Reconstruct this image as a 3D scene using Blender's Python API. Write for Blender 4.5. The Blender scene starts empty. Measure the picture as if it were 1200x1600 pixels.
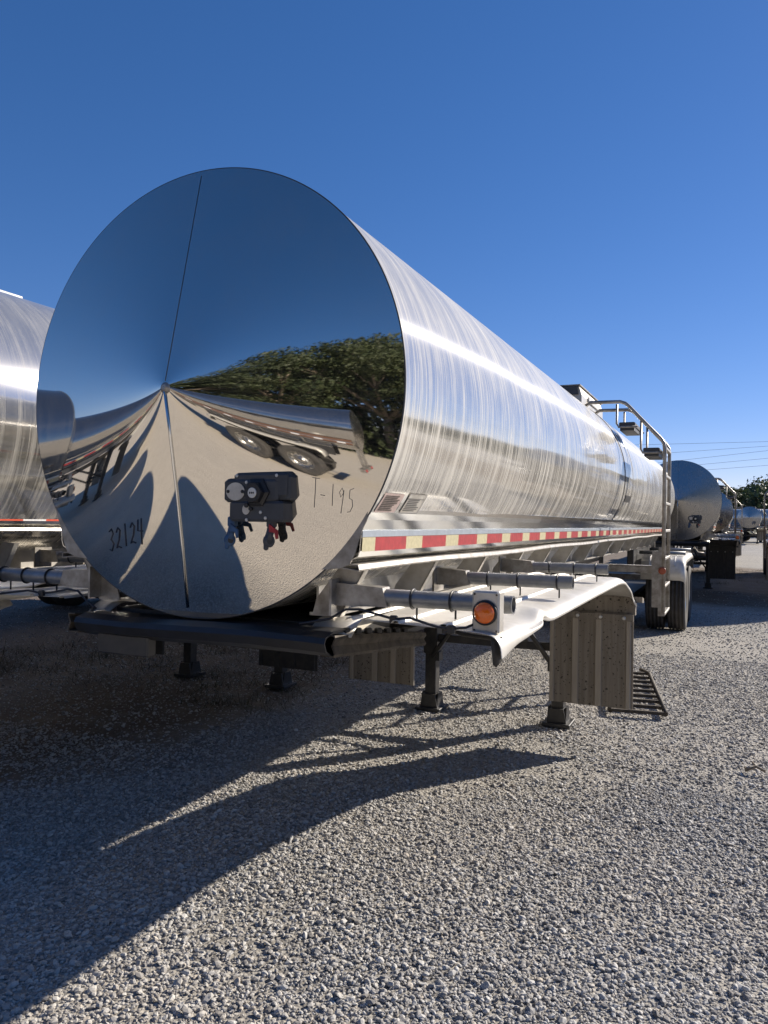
import bpy, math, random
import numpy as np
from mathutils import Vector, Matrix
random.seed(7); rng = np.random.default_rng(11)
sc = bpy.context.scene
C = sc.collection
PI = math.pi

# ------------------------------------------------------------------ camera
CAM = Vector((1.9563, -2.5023, 1.7709)); YAW, PITCH, ROLL, FPX = 0.4253, 0.0077, 0.0147, 1205.2
cam = bpy.data.cameras.new('camera'); co = bpy.data.objects.new('camera', cam); C.objects.link(co)
fw = Vector((-math.sin(YAW)*math.cos(PITCH), math.cos(YAW)*math.cos(PITCH), math.sin(PITCH)))
r0 = Vector((math.cos(YAW), math.sin(YAW), 0)); u0 = r0.cross(fw)
rv = r0*math.cos(ROLL)+u0*math.sin(ROLL); uv = -r0*math.sin(ROLL)+u0*math.cos(ROLL)
co.matrix_world = Matrix(((rv.x, uv.x, -fw.x, CAM.x), (rv.y, uv.y, -fw.y, CAM.y), (rv.z, uv.z, -fw.z, CAM.z), (0, 0, 0, 1)))
cam.sensor_fit = 'VERTICAL'; cam.sensor_height = 32.0; cam.sensor_width = 24.0
cam.lens = FPX/1600*32.0; cam.clip_start = .05; cam.clip_end = 2500
sc.camera = co

# ------------------------------------------------------------------ light
SUN = Vector((1.17, 1.58, 1.0)).normalized()
SUN_EL = math.asin(SUN.z); SUN_AZ = math.atan2(SUN.x, SUN.y)      # azimuth from +y towards +x
world = bpy.data.worlds.new('World'); sc.world = world; world.use_nodes = True
wn = world.node_tree.nodes; wl = world.node_tree.links
for n in list(wn): wn.remove(n)
wo = wn.new('ShaderNodeOutputWorld'); bg = wn.new('ShaderNodeBackground'); sky = wn.new('ShaderNodeTexSky')
sky.sky_type = 'NISHITA'; sky.sun_disc = False; sky.sun_elevation = SUN_EL; sky.sun_rotation = SUN_AZ
sky.air_density = .82; sky.dust_density = 0.12; sky.ozone_density = 3.5; sky.altitude = 700
bg.inputs['Strength'].default_value = 0.094
hs = wn.new('ShaderNodeHueSaturation'); hs.inputs['Saturation'].default_value = 1.35
tint = wn.new('ShaderNodeMix'); tint.data_type = 'RGBA'; tint.blend_type = 'MULTIPLY'; tint.inputs[0].default_value = 1; tint.inputs[7].default_value = (1.17, .965, 1.13, 1)
gm = wn.new('ShaderNodeGamma'); gm.inputs[1].default_value = .80; wl.new(sky.outputs[0], gm.inputs[0]); wl.new(gm.outputs[0], hs.inputs['Color']); wl.new(hs.outputs[0], tint.inputs[6]); wl.new(tint.outputs[2], bg.inputs[0]); wl.new(bg.outputs[0], wo.inputs[0])
sun = bpy.data.lights.new('sun', 'SUN'); sun.energy = 5.0; sun.angle = math.radians(.5); sun.color = (1.0, .91, .79)
so = bpy.data.objects.new('sun', sun); C.objects.link(so); so.rotation_euler = SUN.to_track_quat('Z', 'Y').to_euler(); so.location = (20, 27, 17)
sc.view_settings.view_transform = 'Standard'; sc.view_settings.look = 'None'
sc.view_settings.gamma = 1; sc.view_settings.use_curve_mapping = False; sc.view_settings.exposure = 0.7
sc.cycles.max_bounces = 8; sc.cycles.glossy_bounces = 6

# ------------------------------------------------------------------ materials
class NT:
    def __init__(s, name):
        s.m = bpy.data.materials.new(name); s.m.use_nodes = True; s.t = s.m.node_tree; s.n = s.t.nodes
        for n in list(s.n): s.n.remove(n)
        s.out = s.n.new('ShaderNodeOutputMaterial')
    def new(s, ty, **k):
        n = s.n.new(ty)
        for a, b in k.items():
            if a.startswith('i_'): n.inputs[a[2:].replace('_', ' ')].default_value = b
            else: setattr(n, a, b)
        return n
    def link(s, a, b): s.t.links.new(a, b)
    def math(s, op, a, b=None, c=None, clamp=False):
        n = s.n.new('ShaderNodeMath'); n.operation = op; n.use_clamp = clamp
        for i, v in enumerate((a, b, c)):
            if v is None: continue
            if isinstance(v, (int, float)): n.inputs[i].default_value = v
            else: s.link(v, n.inputs[i])
        return n.outputs[0]
    def noise(s, vec, scale, detail=3, rough=.5, dist=0):
        n = s.new('ShaderNodeTexNoise'); n.inputs['Scale'].default_value = scale; n.inputs['Detail'].default_value = detail
        n.inputs['Roughness'].default_value = rough; n.inputs['Distortion'].default_value = dist
        if vec is not None: s.link(vec, n.inputs['Vector'])
        return n.outputs[0]
    def ramp(s, f, stops):
        n = s.new('ShaderNodeValToRGB'); e = n.color_ramp.elements
        while len(e) < len(stops): e.new(.5)
        for i, (p, c) in enumerate(stops):
            e[i].position = p; e[i].color = (c, c, c, 1) if isinstance(c, (int, float)) else (*c, 1)
        s.link(f, n.inputs[0]); return n.outputs[0]
    def coord(s, scale=(1, 1, 1), kind='Object'):
        t = s.new('ShaderNodeTexCoord'); m = s.new('ShaderNodeMapping'); m.inputs['Scale'].default_value = scale
        s.link(t.outputs[kind], m.inputs[0]); return m.outputs[0]
    def mix(s, f, a, b):
        n = s.new('ShaderNodeMix', data_type='RGBA')
        for v, i in ((f, 0), (a, 6), (b, 7)):
            if isinstance(v, (int, float)): n.inputs[i].default_value = v
            elif isinstance(v, tuple): n.inputs[i].default_value = (*v, 1)
            else: s.link(v, n.inputs[i])
        return n.outputs[2]
    def bsdf(s, color=(.5, .5, .5), rough=.5, metal=0.0, normal=None, out=True, **k):
        p = s.new('ShaderNodeBsdfPrincipled')
        for v, i in ((color, 'Base Color'), (rough, 'Roughness'), (metal, 'Metallic')):
            if isinstance(v, (int, float)): p.inputs[i].default_value = v
            elif isinstance(v, tuple): p.inputs[i].default_value = (*v, 1)
            else: s.link(v, p.inputs[i])
        if normal is not None: s.link(normal, p.inputs['Normal'])
        for a, b in k.items(): p.inputs[a.replace('_', ' ')].default_value = b
        if out: s.link(p.outputs[0], s.out.inputs[0])
        return p
    def bump(s, h, strength=.3, dist=.01, prev=None):
        b = s.new('ShaderNodeBump'); b.inputs['Strength'].default_value = strength; b.inputs['Distance'].default_value = dist
        s.link(h, b.inputs['Height'])
        if prev is not None: s.link(prev, b.inputs['Normal'])
        return b.outputs[0]

def simple(name, col, rough=.5, metal=0.0, var=.25, scale=12, bump=.0, dirt=None, streak=(1, 1, 1), rvar=.15):
    t = NT(name); v = t.coord(streak)
    n = t.noise(v, scale, 5, .6)
    c2 = tuple(max(0, x*(1-var)) for x in col) if dirt is None else dirt
    c = t.mix(t.ramp(n, [(.35, 0.0), (.68, 1.0)]), col, c2)
    rg = t.math('ADD', t.math('MULTIPLY', n, rvar), rough-rvar/2)
    nb = t.bump(t.noise(v, scale*3, 4), bump, .004) if bump else None
    t.bsdf(c, rg, metal, nb); return t.m

def mat_head(name, rough, base=(.60, .57, .52), wav=.14, spk=.25):
    t = NT(name); v = t.coord()
    big = t.noise(v, 1.6, 1, .4); fine = t.noise(t.coord((70, 6, 3)), 1.0, 3, .6)
    speck = t.ramp(t.noise(v, 140, 2, .5), [(.70, 0.0), (.76, 1.0)])
    dust = t.ramp(t.noise(v, 5, 5, .65), [(.4, 0.0), (.75, 1.0)])
    nb = t.bump(big, .05*wav, .12)
    rg = t.math('ADD', t.math('ADD', t.math('MULTIPLY', fine, rough*.5), t.math('MULTIPLY', dust, rough*.35)), rough*.6)
    p = t.bsdf(base, rg, 1.0, nb, out=False)
    d = t.bsdf((.42, .40, .37), .7, 0.0, out=False)
    ms = t.new('ShaderNodeMixShader'); t.link(p.outputs[0], ms.inputs[1]); t.link(d.outputs[0], ms.inputs[2])
    f = t.math('ADD', t.math('MULTIPLY', t.math('MULTIPLY', dust, fine), .09), t.math('ADD', t.math('MULTIPLY', speck, spk), .012), clamp=True)
    t.link(f, ms.inputs[0]); t.link(ms.outputs[0], t.out.inputs[0]); return t.m

def mat_shell(name, clean=0.0):
    t = NT(name); tc = t.new('ShaderNodeTexCoord'); sp = t.new('ShaderNodeSeparateXYZ'); t.link(tc.outputs['Object'], sp.inputs[0])
    x, y, z = sp.outputs
    zz = t.math('SUBTRACT', z, 2.256)
    ang = t.math('ARCTAN2', zz, x)
    def vec(a, b):
        c = t.new('ShaderNodeCombineXYZ'); t.link(t.math('MULTIPLY', y, a), c.inputs[0]); t.link(t.math('MULTIPLY', ang, b), c.inputs[1])
        t.link(t.math('MULTIPLY', x, .2), c.inputs[2]); return c.outputs[0]
    s1 = t.ramp(t.noise(vec(34, .9), 1, 3, .62), [(.49, 0.0), (.60, 1.0)])
    s2 = t.ramp(t.noise(vec(85, .7), 1, 2, .6), [(.55, 0.0), (.62, 1.0)])
    s3 = t.ramp(t.noise(vec(9, 2.2), 1, 5, .65), [(.40, 0.0), (.72, 1.0)])
    s4 = t.noise(vec(1.1, 1.5), 1, 3, .5)
    # rain streaks run stronger down the flank; the crown carries an even dust film
    flank = t.ramp(t.math('ADD', t.math('MULTIPLY', zz, .56), .5), [(0.0, .85), (.42, 1.0), (.60, .60), (.72, .30), (.95, .15)])
    film = t.ramp(t.math('ADD', t.math('MULTIPLY', zz, .56), .5), [(.1, .34), (.45, .28), (.54, .30), (.60, .38), (.72, .50), (.95, .56)])
    st = t.math('MAXIMUM', t.math('MULTIPLY', s1, .8), s2)
    st = t.math('MULTIPLY', st, t.math('MULTIPLY_ADD', s3, .6, .5))
    st = t.math('MULTIPLY', st, t.math('MULTIPLY', flank, t.math('MULTIPLY_ADD', s4, .8, .5)))
    fac = t.math('ADD', t.math('MULTIPLY', st, .72-.62*clean), t.math('MULTIPLY', film, t.math('MULTIPLY_ADD', s3, .5*(1-clean), .6*(1-clean*.9))), clamp=True)
    big = t.noise(vec(.8, 1.6), 1, 2, .5); dents = t.noise(vec(2.2, 2.4), 1, 2, .5)
    far = t.ramp(t.math('DIVIDE', y, 14), [(.38, 0.0), (.46, 1.0)])
    nb = t.bump(big, .08, .08)
    b2 = t.new('ShaderNodeBump'); b2.inputs['Distance'].default_value = .05; t.link(dents, b2.inputs['Height']); t.link(nb, b2.inputs['Normal'])
    t.link(t.math('MULTIPLY', far, .25), b2.inputs['Strength'])
    tan = t.new('ShaderNodeTangent'); tan.direction_type = 'RADIAL'; tan.axis = 'Y'
    p = t.bsdf((.60, .59, .57) if clean < .9 else (.52, .52, .52), t.math('MULTIPLY_ADD', film, .18, .04), 1.0, b2.outputs[0], out=False)
    # fine circumferential wiping scratches spread highlights along the tank
    p2 = t.bsdf((.62, .61, .59), .225, 1.0, b2.outputs[0], out=False, Anisotropic=.96, Anisotropic_Rotation=.25); t.link(tan.outputs[0], p2.inputs['Tangent'])
    m1 = t.new('ShaderNodeMixShader'); m1.inputs[0].default_value = .06; t.link(p.outputs[0], m1.inputs[1]); t.link(p2.outputs[0], m1.inputs[2])
    d = t.bsdf((.60, .575, .515), .75, 0.0, out=False, Specular_IOR_Level=.15)
    ms = t.new('ShaderNodeMixShader'); t.link(m1.outputs[0], ms.inputs[1]); t.link(d.outputs[0], ms.inputs[2])
    t.link(fac, ms.inputs[0]); t.link(ms.outputs[0], t.out.inputs[0]); return t.m

M = {}
M['head'] = mat_head('polished_head_steel', .022)
M['head_brushed'] = mat_head('brushed_head_steel', .27, (.36, .35, .335), .3, 0.0)
M['shell'] = mat_shell('streaked_polished_shell'); M['shell_clean'] = mat_shell('dull_silver_shell', .45); M['shell_mirror'] = mat_shell('clean_polished_shell', 1.0)
M['rail'] = simple('polished_rail_aluminium', (.74, .74, .71), .16, 1.0, .15, 5, .0, rvar=.12)
M['band'] = simple('dull_band_aluminium', (.42, .46, .50), .42, .8)
M['alu'] = simple('weathered_aluminium', (.38, .365, .34), .42, .6, .3, 14, .08, dirt=(.20, .18, .155))
M['alu_light'] = simple('pale_sheet_aluminium', (.56, .54, .50), .40, .45, .25, 9, .06, dirt=(.38, .35, .30))
M['tube'] = simple('grey_anodised_tube', (.27, .275, .28), .45, .7, .25, 20, .04)
M['fender'] = simple('pale_fender_sheet', (.66, .64, .59), .42, .3, .2, 5, .10, dirt=(.50, .47, .41))
M['black'] = simple('black_chassis_paint', (.018, .019, .022), .45, 0, .4, 15, .1, dirt=(.045, .042, .038))
M['plate'] = simple('dark_coupler_steel', (.030, .032, .038), .42, .35, .5, 7, .1, dirt=(.022, .020, .018))
M['rust'] = simple('grimy_bolted_steel', (.10, .082, .06), .7, .2, .5, 20, .3, dirt=(.04, .032, .024))
M['cream'] = simple('cream_painted_sheet', (.66, .61, .50), .6, 0, .15, 8)
M['tape_red'] = simple('red_reflective_tape', (.38, .035, .04), .38, 0, .3, 30)
M['tape_cream'] = simple('yellowed_reflective_tape', (.50, .45, .28), .38, 0, .2, 60)
M['tape_white'] = simple('white_reflective_tape', (.75, .75, .76), .38, 0, .2, 60)
M['tape_orange'] = simple('orange_red_reflective_tape', (.66, .10, .05), .38, 0, .3, 30)
M['rubber'] = simple('tyre_rubber', (.035, .034, .033), .82, 0, .3, 8, .15, dirt=(.075, .068, .06))
M['rim'] = simple('polished_wheel_rim', (.62, .61, .58), .25, 1.0)
M['plastic'] = simple('dark_grey_plastic', (.050, .054, .062), .50, 0, .3, 14, .08)
M['plastic_black'] = simple('black_plastic', (.014, .014, .016), .42, 0, .3, 14)
M['blue'] = simple('blue_coupling_paint', (.035, .10, .22), .5, .2, .5, 25, dirt=(.03, .05, .08))
M['red'] = simple('red_coupling_paint', (.42, .022, .028), .45, .1, .4, 25)
M['zinc'] = simple('zinc_plated_steel', (.62, .62, .60), .4, .8)
M['white'] = simple('off_white_paint', (.66, .66, .64), .5)
M['amber'] = (lambda t: (t.bsdf((.80, .145, .004), .12, 0, t.bump(t.noise(t.coord(), 160, 1), .35, .004), Coat_Weight=.6, Subsurface_Weight=0.0), t.m)[1])(NT('amber_lens'))
M['ink'] = simple('black_marker_ink', (.02, .02, .03), .5)
M['ink_pale'] = simple('faded_pencil_ink', (.11, .105, .10), .6)
M['pinkpaper'] = simple('faded_pink_placard', (.52, .40, .36), .55, 0, .3, 40)
M['wire'] = simple('black_cable_sheath', (.015, .015, .02), .4)
M['cable'] = simple('overhead_cable', (.20, .22, .25), .6)
M['wood'] = simple('weathered_pole_wood', (.16, .12, .09), .85, 0, .3, 8, .3)
M['bark'] = simple('pale_bark', (.24, .20, .15), .9, 0, .4, 6, .4, dirt=(.13, .105, .08))
def mat_flap():
    t = NT('grimy_ribbed_flap'); v = t.coord()
    n = t.noise(t.coord((26, 1, 1.2)), 1, 5, .65); sp = t.ramp(t.noise(v, 48, 3, .6), [(.61, 0.0), (.66, 1.0)])
    c = t.mix(t.ramp(n, [(.35, 0.0), (.65, 1.0)]), (.25, .22, .18), (.165, .142, .112)); c = t.mix(sp, c, (.03, .026, .022))
    t.bsdf(c, .6, .35, t.bump(n, .15, .004)); return t.m
M['flap'] = mat_flap()
M['flap_pale'] = simple('dusty_pale_rib', (.34, .305, .25), .55, .3, .3, 30, .1, dirt=(.30, .26, .21), streak=(1, 1, .1))
def mat_leaf(name, a, b):
    t = NT(name); oi = t.new('ShaderNodeObjectInfo'); g = t.new('ShaderNodeNewGeometry')
    c = t.mix(t.math('MULTIPLY_ADD', g.outputs['Random Per Island'], .75, t.math('MULTIPLY', oi.outputs['Random'], .25)), a, b)
    p = t.bsdf(c, .6, 0, out=False); tr = t.new('ShaderNodeBsdfTranslucent'); t.link(c, tr.inputs[0])
    ms = t.new('ShaderNodeMixShader'); ms.inputs[0].default_value = .22
    t.link(p.outputs[0], ms.inputs[1]); t.link(tr.outputs[0], ms.inputs[2]); t.link(ms.outputs[0], t.out.inputs[0]); return t.m
M['leaf'] = mat_leaf('broad_leaf_green', (.028, .046, .016), (.070, .085, .030))
M['leaf_far'] = mat_leaf('hill_leaf_green', (.028, .050, .022), (.065, .085, .035))
M['weed'] = mat_leaf('dry_weed', (.10, .075, .04), (.05, .06, .025))

# ------------------------------------------------------------------ mesh helpers
class MB:
    def __init__(s): s.v = []; s.f = []; s.mi = []; s.sm = []
    def add(s, vs, fs, mi=0, smooth=False):
        o = len(s.v); s.v += [tuple(p) for p in vs]; s.f += [tuple(i+o for i in f) for f in fs]
        s.mi += [mi]*len(fs); s.sm += [smooth]*len(fs); return s
    def box(s, a, b, mi=0, bev=0.0):
        x0, y0, z0 = a; x1, y1, z1 = b
        if x0 > x1: x0, x1 = x1, x0
        if y0 > y1: y0, y1 = y1, y0
        if z0 > z1: z0, z1 = z1, z0
        if bev <= 0:
            vs = [(x, y, z) for z in (z0, z1) for y in (y0, y1) for x in (x0, x1)]
            return s.add(vs, [(0, 2, 3, 1), (4, 5, 7, 6), (0, 1, 5, 4), (1, 3, 7, 5), (3, 2, 6, 7), (2, 0, 4, 6)], mi)
        e = min(bev, (x1-x0)*.45, (y1-y0)*.45, (z1-z0)*.45); vs = []
        for (z, i) in ((z0, e), (z0+e, 0), (z1-e, 0), (z1, e)):
            for (px, py) in ((x0, y0), (x1, y0), (x1, y1), (x0, y1)):
                sx = 1 if px == x0 else -1; sy = 1 if py == y0 else -1
                vs += [(px+sx*(e+i), py+sy*i, z), (px+sx*i, py+sy*(e+i), z)] if (px == x0) == (py == y0) else [(px+sx*i, py+sy*(e+i), z), (px+sx*(e+i), py+sy*i, z)]
        fs = []
        # order each ring counter-clockwise
        for k in range(4):
            ring = vs[k*8:k*8+8]; cx = (x0+x1)/2; cy = (y0+y1)/2
            ring.sort(key=lambda p: math.atan2((p[1]-cy)/(y1-y0), (p[0]-cx)/(x1-x0))); vs[k*8:k*8+8] = ring
        for k in range(3):
            for i in range(8): j = (i+1) % 8; fs.append((k*8+i, k*8+j, k*8+8+j, k*8+8+i))
        fs.append(tuple(range(7, -1, -1))); fs.append(tuple(range(24, 32)))
        return s.add(vs, fs, mi)
    def tube(s, pts, r, seg=10, mi=0, caps=True, smooth=True, closed=False):
        pts = [Vector(p) for p in pts]; n = len(pts); vs = []; up = None
        rs = r if isinstance(r, (list, tuple)) else [r]*n
        for i, p in enumerate(pts):
            if closed: d = pts[(i+1) % n]-pts[i-1]
            else: d = (pts[min(i+1, n-1)]-pts[max(i-1, 0)])
            d = d.normalized()
            if up is None: up = Vector((0, 0, 1)) if abs(d.z) < .9 else Vector((1, 0, 0))
            a = d.cross(up).normalized(); b = a.cross(d).normalized(); up = b
            for k in range(seg):
                t = 2*PI*k/seg; vs.append(p+(a*math.cos(t)+b*math.sin(t))*rs[i])
        fs = []
        for i in range(n if closed else n-1):
            for k in range(seg):
                k2 = (k+1) % seg; j = (i+1) % n
                fs.append((i*seg+k, i*seg+k2, j*seg+k2, j*seg+k))
        s.add(vs, fs, mi, smooth)
        if caps and not closed:
            o = len(s.v)-len(vs)
            s.f += [tuple(o+k for k in range(seg-1, -1, -1)), tuple(o+(n-1)*seg+k for k in range(seg))]; s.mi += [mi]*2; s.sm += [False]*2
        return s
    def prism(s, poly, axis, a, b, mi=0):
        # poly: 2D points in the other two axes (order x,y,z without axis)
        def P(p, t):
            q = list(p); q.insert(axis, t); return tuple(q)
        n = len(poly); vs = [P(p, a) for p in poly]+[P(p, b) for p in poly]
        fs = [tuple(range(n-1, -1, -1)), tuple(range(n, 2*n))]+[(i, (i+1) % n, n+(i+1) % n, n+i) for i in range(n)]
        return s.add(vs, fs, mi)
    def lathe(s, prof, center, axis, seg=24, mi=0, smooth=True, squash=1.0):
        c = Vector(center); ax = Vector(axis).normalized(); u = ax.orthogonal().normalized(); w = ax.cross(u)
        if abs(ax.y) > .9: u = Vector((1, 0, 0)); w = ax.cross(u).normalized()
        vs = []; fs = []
        for (rr, h) in prof:
            for k in range(seg):
                t = 2*PI*k/seg; vs.append(c+ax*h+u*rr*math.cos(t)+w*rr*math.sin(t)*squash)
        for i in range(len(prof)-1):
            for k in range(seg): k2 = (k+1) % seg; fs.append((i*seg+k, i*seg+k2, (i+1)*seg+k2, (i+1)*seg+k))
        s.add(vs, fs, mi, smooth); o = len(s.v)-len(vs)
        s.f += [tuple(o+k for k in range(seg-1, -1, -1)), tuple(o+(len(prof)-1)*seg+k for k in range(seg))]; s.mi += [mi]*2; s.sm += [False]*2
        return s
    def grid(s, rows, mi=0, smooth=True):
        n = len(rows[0]); vs = [p for r_ in rows for p in r_]
        fs = [(i*n+k, i*n+k+1, (i+1)*n+k+1, (i+1)*n+k) for i in range(len(rows)-1) for k in range(n-1)]
        return s.add(vs, fs, mi, smooth)
    def build(s, name, mats, parent=None, loc=None, fix=True):
        me = bpy.data.meshes.new(name); me.from_pydata(s.v, [], s.f)
        if not isinstance(mats, (list, tuple)): mats = [mats]
        for m in mats: me.materials.append(m)
        me.polygons.foreach_set('material_index', s.mi); me.polygons.foreach_set('use_smooth', s.sm)
        if fix:
            import bmesh
            bm = bmesh.new(); bm.from_mesh(me); bmesh.ops.recalc_face_normals(bm, faces=bm.faces); bm.to_mesh(me); bm.free()
        o = bpy.data.objects.new(name, me); C.objects.link(o)
        if parent is not None: o.parent = parent
        if loc: o.location = loc
        return o
def tag(o, label=None, cat=None, group=None, kind=None):
    if label: o['label'] = label
    if cat: o['category'] = cat
    if group: o['group'] = group
    if kind: o['kind'] = kind
    return o
def empty(name, loc=(0, 0, 0), rz=0):
    o = bpy.data.objects.new(name, None); C.objects.link(o); o.location = loc; o.rotation_euler = (0, 0, rz); o.empty_display_size = .3; return o
def copy_tree(o, parent=None, skip=()):
    c = o.copy(); C.objects.link(c); c.parent = parent
    for ch in [k for k in o.children]:
        if ch.name.split('.')[0] in skip: continue
        copy_tree(ch, c, skip)
    return c
def solid(o, th, off=0):
    m = o.modifiers.new('thickness', 'SOLIDIFY'); m.thickness = th; m.offset = off; return o
def override(root, name, mat, slot=0):
    for k in root.children_recursive:
        if k.type == 'MESH' and k.name.split('.')[0] == name:
            k.material_slots[slot].link = 'OBJECT'; k.material_slots[slot].material = mat

# ------------------------------------------------------------------ ground
def ground_mat():
    t = NT('gravel_ground'); v = t.coord()
    vo = t.new('ShaderNodeTexVoronoi'); vo.inputs['Scale'].default_value = 42; t.link(v, vo.inputs['Vector'])
    vo2 = t.new('ShaderNodeTexVoronoi'); vo2.inputs['Scale'].default_value = 90; t.link(v, vo2.inputs['Vector'])
    sp = t.new('ShaderNodeSeparateXYZ'); t.link(vo.outputs['Color'], sp.inputs[0])
    base = t.mix(sp.outputs[0], (.24, .225, .20), (.43, .41, .37))
    base = t.mix(t.ramp(vo.outputs['Distance'], [(.35, 0.0), (.70, .55)]), base, (.16, .145, .125))
    patch = t.ramp(t.noise(v, .55, 5, .6), [(.42, 0.0), (.66, 1.0)])
    base = t.mix(t.math('MULTIPLY', patch, .35), base, (.44, .40, .34))
    s = t.new('ShaderNodeSeparateXYZ'); t.link(v, s.inputs[0]); X, Y, _ = s.outputs
    # dry earth and leaf litter between the rows, mostly behind the first row and under the left trailer
    wob = t.math('MULTIPLY', t.math('SUBTRACT', t.noise(v, .35, 5, .62), .5), 9.0)
    yy = t.math('ADD', Y, wob)
    m1 = t.math('MULTIPLY', t.ramp(t.math('DIVIDE', yy, 60), [(.245, 0.0), (.285, 1.0), (.50, 1.0), (.54, 0.0)]), 1.0)
    xx = t.math('ADD', X, t.math('MULTIPLY', wob, .35))
    m2 = t.ramp(t.math('MULTIPLY_ADD', xx, -.1, .0), [(.14, 0.0), (.24, 1.0)])
    m2 = t.math('MULTIPLY', m2, t.ramp(t.math('DIVIDE', t.math('ADD', yy, 2), 10), [(.25, 0.0), (.42, 1.0)]))
    lit_back = t.ramp(t.math('MULTIPLY_ADD', t.math('ADD', Y, t.math('MULTIPLY', wob, .25)), -.1, 0.0), [(.22, 0.0), (.36, 1.0)])
    base = t.mix(t.math('MULTIPLY', lit_back, .85), base, t.mix(t.noise(v, 2.5, 5, .6), (.80, .72, .60), (.62, .56, .47)))  # beige ground behind the camera, painted extra bright so its nose reflection looks sunlit
    earth = t.mix(t.noise(v, 7, 6, .7), (.085, .060, .040), (.19, .14, .095))
    dirt = t.math('MULTIPLY', t.math('MAXIMUM', m1, m2), t.ramp(t.noise(v, 2.2, 5, .65), [(.28, .60), (.50, 1.0)]))
    base = t.mix(dirt, base, earth)
    n1 = t.bump(t.noise(v, 1.2, 4), .25, .08)
    n2 = t.bump(t.math('MULTIPLY', vo.outputs['Distance'], -1.0), .75, .013, n1); n3 = t.bump(t.math('MULTIPLY', vo2.outputs['Distance'], -1.0), .5, .006, n2)
    t.bsdf(base, .85, 0, n3); return t.m
g = MB(); xs = [-600, -150, -60, -25]+[i*.5 for i in range(-30, 31)]+[25, 60, 150, 600]; ys = [-600, -150, -60, -20]+[i*.5 for i in range(-20, 60)]+[60, 150, 800]
def gz(x, y):
    if abs(x) > 15 or y > 30 or y < -10: return -.012
    return -.012+.010*math.sin(x*1.7+.6*y)*math.cos(y*1.3-.4*x)
rows = [[(x, y, gz(x, y)) for x in xs] for y in ys]
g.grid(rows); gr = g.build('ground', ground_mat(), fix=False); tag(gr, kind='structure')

def stone_mat():
    t = NT('crushed_stone'); oi = t.new('ShaderNodeObjectInfo'); v = t.coord()
    c = t.ramp(oi.outputs['Random'], [(0.0, (.13, .125, .12)), (.22, (.29, .28, .265)), (.6, (.44, .43, .405)), (.88, (.58, .57, .54)), (1.0, (.47, .41, .33))])
    gp = t.new('ShaderNodeNewGeometry')
    patch = t.ramp(t.noise(gp.outputs['Position'], .55, 5, .6), [(.42, 0.0), (.66, 1.0)])
    c = t.mix(t.math('MULTIPLY', patch, .30), c, (.40, .345, .275))
    c = t.mix(t.math('MULTIPLY', t.noise(v, 1.3, 3), .35), c, (.30, .28, .26))
    t.bsdf(c, .8); return t.m
SM = stone_mat()
scol = bpy.data.collections.new('stone_shapes')
import bmesh
for k in range(7):
    bm = bmesh.new(); bmesh.ops.create_icosphere(bm, subdivisions=1 if k < 5 else 2, radius=1.0)
    sq = Vector((1.0, random.uniform(.6, .85), random.uniform(.34, .52)))
    for vtx in bm.verts:
        vtx.co *= random.uniform(.72, 1.12); vtx.co = Vector((vtx.co.x*sq.x, vtx.co.y*sq.y, vtx.co.z*sq.z))
    me = bpy.data.meshes.new('stone'); bm.to_mesh(me); bm.free(); me.materials.append(SM)
    so_ = bpy.data.objects.new('stone', me); scol.objects.link(so_)
def scatter(name, pts, scl):
    n = len(pts); me = bpy.data.meshes.new(name); me.vertices.add(n); me.vertices.foreach_set('co', pts.astype(np.float32).ravel())
    a = me.attributes.new('rot', 'FLOAT_VECTOR', 'POINT'); rt = np.stack([rng.normal(0, .30, n), rng.normal(0, .30, n), rng.uniform(0, 2*PI, n)], 1); a.data.foreach_set('vector', rt.astype(np.float32).ravel())
    a = me.attributes.new('scl', 'FLOAT', 'POINT'); a.data.foreach_set('value', scl.astype(np.float32))
    a = me.attributes.new('pick', 'INT', 'POINT'); a.data.foreach_set('value', rng.integers(0, 7, n).astype(np.int32))
    me.materials.append(SM)
    o = bpy.data.objects.new(name, me); C.objects.link(o)
    ng = bpy.data.node_groups.new(name, 'GeometryNodeTree'); ng.interface.new_socket('Geometry', in_out='INPUT', socket_type='NodeSocketGeometry'); ng.interface.new_socket('Geometry', in_out='OUTPUT', socket_type='NodeSocketGeometry')
    N = ng.nodes; L = ng.links; gi = N.new('NodeGroupInput'); go = N.new('NodeGroupOutput'); ip = N.new('GeometryNodeInstanceOnPoints'); ci = N.new('GeometryNodeCollectionInfo')
    ci.inputs['Collection'].default_value = scol; ci.inputs['Separate Children'].default_value = True; ci.inputs['Reset Children'].default_value = True
    def attr(nm, ty):
        q = N.new('GeometryNodeInputNamedAttribute'); q.data_type = ty; q.inputs['Name'].default_value = nm; return q.outputs['Attribute']
    m2p = N.new('GeometryNodeMeshToPoints'); L.new(gi.outputs[0], m2p.inputs[0]); L.new(m2p.outputs[0], ip.inputs['Points'])
    L.new(ci.outputs[0], ip.inputs['Instance']); ip.inputs['Pick Instance'].default_value = True
    L.new(attr('pick', 'INT'), ip.inputs['Instance Index']); L.new(attr('scl', 'FLOAT'), ip.inputs['Scale'])
    e2r = N.new('FunctionNodeEulerToRotation'); L.new(attr('rot', 'FLOAT_VECTOR'), e2r.inputs[0]); L.new(e2r.outputs[0], ip.inputs['Rotation'])
    L.new(ip.outputs[0], go.inputs[0]); md = o.modifiers.new('stones', 'NODES'); md.node_group = ng
    return o
def wedge(n, d0, d1, half=.56):
    d = np.sqrt(rng.uniform(d0*d0, d1*d1, n)); a = YAW+rng.uniform(-half, half, n)
    return CAM.x-d*np.sin(a), CAM.y+d*np.cos(a), d
PX = []; SC = []
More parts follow.
